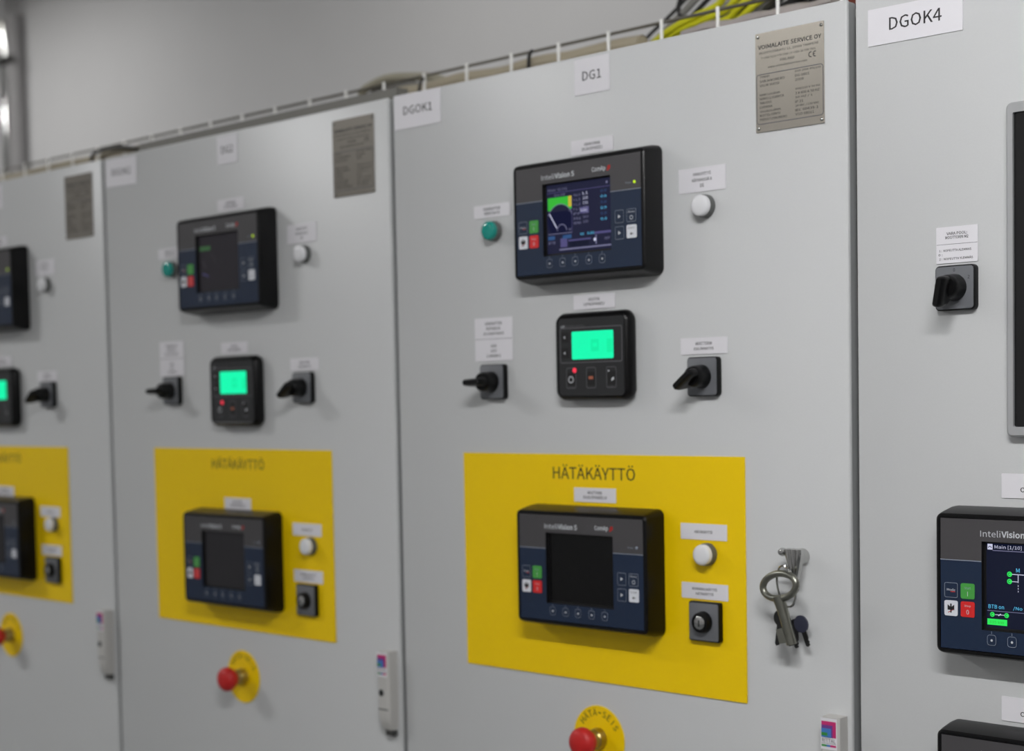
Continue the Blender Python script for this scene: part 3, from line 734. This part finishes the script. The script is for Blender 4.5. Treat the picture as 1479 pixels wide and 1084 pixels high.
link('split_ring', tube(ring_pts(-9, -32, 27, 17, 25, 12, 6), .0014, CHROME, 7, True), kb)
k1 = link('socket_key', tube(ring_pts(-12, -31, 37, 27, 15, 12, 4), .0043, NICKEL, 10, True), kb); k1['label'] = 'large cast key with oval bow'
link('shaft', tube([P3(-14, -43, 37), P3(-9, -60, 35), P3(-4, -80, 33), P3(1, -101, 31)], [.0074, .0068, .0064, .0066], NICKEL, 14), k1)
link('bit', loft([([(x*MM, (z+20)*MM) for x, z in ((-18, -84), (-5, -80), (0, -98), (-13, -101))], .028), ([(x*MM, (z+20)*MM) for x, z in ((-18, -84), (-5, -80), (0, -98), (-13, -101))], .037)], NICKEL), k1)
link('socket_hole', tube([P3(.8, -100.2, 31.05), P3(1.3, -102.2, 30.9)], .0042, RUBBER, 12), k1)
def flat_key(name, cx, cz, ang, m, length, head, d, label):
    a = math.radians(ang); c_, s_ = math.cos(a), math.sin(a)
    def tr(pts): return [((cx+x*c_-z*s_)*MM, (cz+20+x*s_+z*c_)*MM) for x, z in pts]
    hd = [(head*math.cos(2*math.pi*k/20), head*1.12*math.sin(2*math.pi*k/20)) for k in range(20)]
    o = link('key', loft([(tr(hd), d*MM), (tr(hd), (d+2.4)*MM)], m, smooth_ang=40), kb); o['label'] = label
    bl = [(-3.2, -head), (-3.2, -head-length*.9), (-1, -head-length), (2.6, -head-length*.92), (1.4, -head-length*.8), (3, -head-length*.7), (1.6, -head-length*.58), (3, -head-length*.45), (3.2, -head)]
    link('blade', loft([(tr(bl), (d+.4)*MM), (tr(bl), (d+2.0)*MM)], KEYDARK), o)
flat_key('key', -22, -72, -8, KEYDARK, 26, 9, 20, 'dark metal key behind the cast key')
flat_key('key', 4, -78, 22, KEYBLUE, 19, 9.5, 14, 'key with a blue plastic head')
flat_key('key', -7, -82, 4, KEYDARK, 19, 8, 10, 'dark metal key at the back')

# ------------------------------------------------------------------ cable tray with its cables on the cabinet roofs
t = thing('cable_tray', 'galvanised wire mesh cable tray running along the cabinet tops', 'cable tray', (0, 0.2, 2.055))
TY0, TY1, TH = 0.0, 0.30, 0.0835
def upr():
    return tube([(0, TY0, TH), (0, TY0, .006), (0, TY1, .006), (0, TY1, TH)], .0026, GALV, 6)
for i in range(28):
    link('upright_wire', cached('upr', upr), t, (-1.935+i*0.1, 0, 0))
TRAYW = mat('tray long wire', (120, 116, 106), 0.4, metal=0.8)
for y, z in ((TY0+.0048, TH-.003), (TY0+.005, .030), (TY0+.05, .0085), (TY0+.15, .0085), (TY1-.05, .0085), (TY1+.005, TH)):
    link('rail_wire', cached(('rail', y), lambda: tube([(-2.05, 0, 0), (0.78, 0, 0)], .0024, TRAYW, 6)), t, (0, y, z))
# dark strip on the roof edge of the middle cabinet
s = tag(link('roof_strip', box(-0.768, -0.05, 0.06, 0.085, 2.0506, 2.0855, TRIMD)), 'dark grey strip lying along the roof edge of the middle cabinet', 'strip')

def cable(pts, r, m, label, sm=6, group='cables on the cabinet tops', name='cable'):
    return tag(link(name, tube(pts, r, m, 8, smooth_pts=sm)), label, 'cable', group)
def run(y, z, r, m, x0, x1, label, amp=.004, ph=0.0):
    n = 12
    pts = [(x0+(x1-x0)*k/n, y+amp*math.sin(k*1.3+ph), z+amp*.6*math.sin(k*1.9+ph*2)) for k in range(n+1)]
    return cable(pts, r, m, label, 4)
run(.224, 2.1175, .014, CBEIGE, -0.26, .31, 'beige cable lying against the tray side above the DG1 cabinet', .003)
run(.258, 2.090, .013, CBEIGE, -1.95, .70, 'long beige cable lying second from the tray side', .003, 1)
run(.226, 2.078, .011, CGREY, -1.95, .60, 'long grey cable low against the tray side', .003, 2)
run(.300, 2.088, .016, CGREY, -1.95, .66, 'thick grey cable along the middle of the tray', .004, 3)
run(.345, 2.090, .015, CBEIGE, -1.95, .66, 'thick beige cable along the rear half of the tray', .004, 4)
run(.395, 2.100, .014, CGREY, -1.95, .5, 'grey cable lying close to the rear side of the tray', .004, 5)
run(.224, 2.119, .012, CBEIGE, -1.95, -.82, 'beige cable above the farthest cabinet, against the tray side', .002, 1)
# loops and crossings where two cabinets meet
cable([(-.37, .30, 2.115), (-.350, .25, 2.140), (-.320, .245, 2.151), (-.275, .245, 2.157), (-.215, .245, 2.151), (-.15, .24, 2.138), (-.09, .245, 2.114)], .0075, COLIVE, 'beige cable arching over the tray rim beside the DGOK1 label')
cable([(-.36, .33, 2.10), (-.342, .27, 2.134), (-.30, .262, 2.146), (-.24, .258, 2.142), (-.19, .25, 2.124), (-.16, .26, 2.100)], .009, CGREY, 'grey cable arching just beneath the beige arch')
cable([(-1.075, .19, 2.066), (-1.05, .16, 2.092), (-1.03, .15, 2.106), (-.97, .15, 2.108), (-.91, .16, 2.100), (-.87, .18, 2.09), (-.84, .19, 2.07)], .0065, CBEIGE, 'pinkish beige cable bent over the joint beside the DGOK2 label')
cable([(-1.09, .17, 2.070), (-1.06, .14, 2.086), (-1.035, .13, 2.106), (-.96, .135, 2.110), (-.90, .145, 2.102)], .0035, CDARK, 'thin dark cable bent over the joint beside the DGOK2 label')
cable([(-.14, .185, 2.068), (-.132, .183, 2.098), (-.128, .184, 2.118), (-.125, .19, 2.128)], .0022, CDARK, 'thin black cable clipped to the tray rim beside the DGOK1 label')
cable([(.115, .186, 2.070), (.117, .184, 2.105), (.118, .185, 2.125), (.120, .19, 2.133)], .0028, CDARK, 'thin black tie on the tray rim left of the DG1 label')
# yellow-green earth wires and the bundle that leaves the tray towards the ceiling
for i, pts in enumerate([((.300, 2.143), (.350, 2.159), (.392, 2.170), (.425, 2.192)), ((.306, 2.140), (.360, 2.153), (.405, 2.163), (.445, 2.190)), ((.316, 2.137), (.362, 2.1455), (.403, 2.151), (.44, 2.176)), ((.33, 2.133), (.37, 2.139), (.412, 2.146), (.455, 2.170))]):
    y0 = .290+.006*i; (ax, az), (bx, bz) = pts[0], pts[-1]
    cable([(ax-.09, y0+.02, az-.032)] + [(x, y0+.004*k, z) for k, (x, z) in enumerate(pts)] + [(bx+.14, y0+.07, bz+.09), (bx+.2, y0+.15, bz+.3), (bx+.2, y0+.18, 3.59)], .0052, CYG, ['uppermost', 'second', 'third', 'lowest'][i] + ' of the four yellow-green earth wires climbing out of the tray', group='yellow-green earth wires')
bund = [((.16, 2.150), (.26, 2.215), CDARK, .003), ((.20, 2.150), (.30, 2.222), CGREY, .006), ((.235, 2.150), (.335, 2.222), CDARK, .004), ((.30, 2.150), (.40, 2.215), CGREY, .009), ((.33, 2.150), (.45, 2.205), CDARK, .006),
        ((.385, 2.140), (.47, 2.196), CGREY, .010), ((.40, 2.135), (.51, 2.185), CDARK, .009), ((.46, 2.130), (.545, 2.180), CDARK, .010), ((.49, 2.120), (.57, 2.175), CGREY, .012), ((.50, 2.120), (.60, 2.172), CDARK, .012), ((.54, 2.115), (.63, 2.170), CDARK, .013), ((.47, 2.185), (.36, 2.130), CDARK, .004)]
names = ['first', 'second', 'third', 'fourth', 'fifth', 'sixth', 'seventh', 'eighth', 'ninth', 'tenth', 'eleventh', 'twelfth']
for i, (a, b_, m, r) in enumerate(bund):
    y0 = .37 - .004*i
    sgn = 1 if b_[0] > a[0] else -1
    cable([(a[0]-.16*sgn, y0-.02, a[1]-.035), (a[0], y0, a[1]), ((a[0]+b_[0])/2, y0+.01, (a[1]+b_[1])/2-.004), (b_[0], y0+.02, b_[1]), (b_[0]+.10*sgn, y0+.06, b_[1]+.10), (b_[0]+.15, y0+.1, b_[1]+.35), (b_[0]+.15, y0+.12, 3.59)], r, m,
          '%s cable in the climbing bundle, %s counted from the DG1 label side' % ('black' if m is CDARK else 'grey', names[i]), group='climbing cable bundle')
run(.262, 2.122, .015, CLILAC, .36, .62, 'pale thick cable lying across the tray above the maker plate', .003, 2)
run(.30, 2.134, .006, CORG, .42, .74, 'reddish brown cable above the maker plate of the DG1 cabinet', .002)

# ------------------------------------------------------------------ conduits on the back wall
def pipe(x, r, z0, z1, m, label, y):
    return tag(link('conduit_pipe', tube([(x, y, z0), (x, y, z1)], r, m, 16)), label, 'pipe', 'pipes on the back wall')
pipe(-4.327, .026, 1.2, 3.20, CHROME, 'shiny metal pipe running up the wall beyond the cabinets', 1.755)
pipe(-4.262, .034, 1.2, 3.21, PIPEG, 'grey plastic conduit running up the wall beside the shiny pipe', 1.760)
for x, la in ((-4.300, 'thin grey cable rising from the shiny pipe to the ceiling'), (-4.243, 'thin grey cable rising from the plastic conduit to the ceiling')):
    tag(link('cable', tube([(x-.01, 1.76, 3.16), (x, 1.76, 3.25), (x+.005, 1.76, 3.59)], .010, PIPEG, 8, smooth_pts=4)), la, 'cable')
t = thing('pipe_clamp', 'dark metal clamp holding the two pipes to the wall', 'clamp', (-4.285, 1.76, 3.024))
link('strap', loft([(rr(.150, .026, .004), .035), (rr(.150, .026, .004), .042)], HANDLED), t)
link('screw', lathe([(.012, .042), (.012, .054), (.006, .056)], HANDLED, 10), t, (.034, 0, 0))
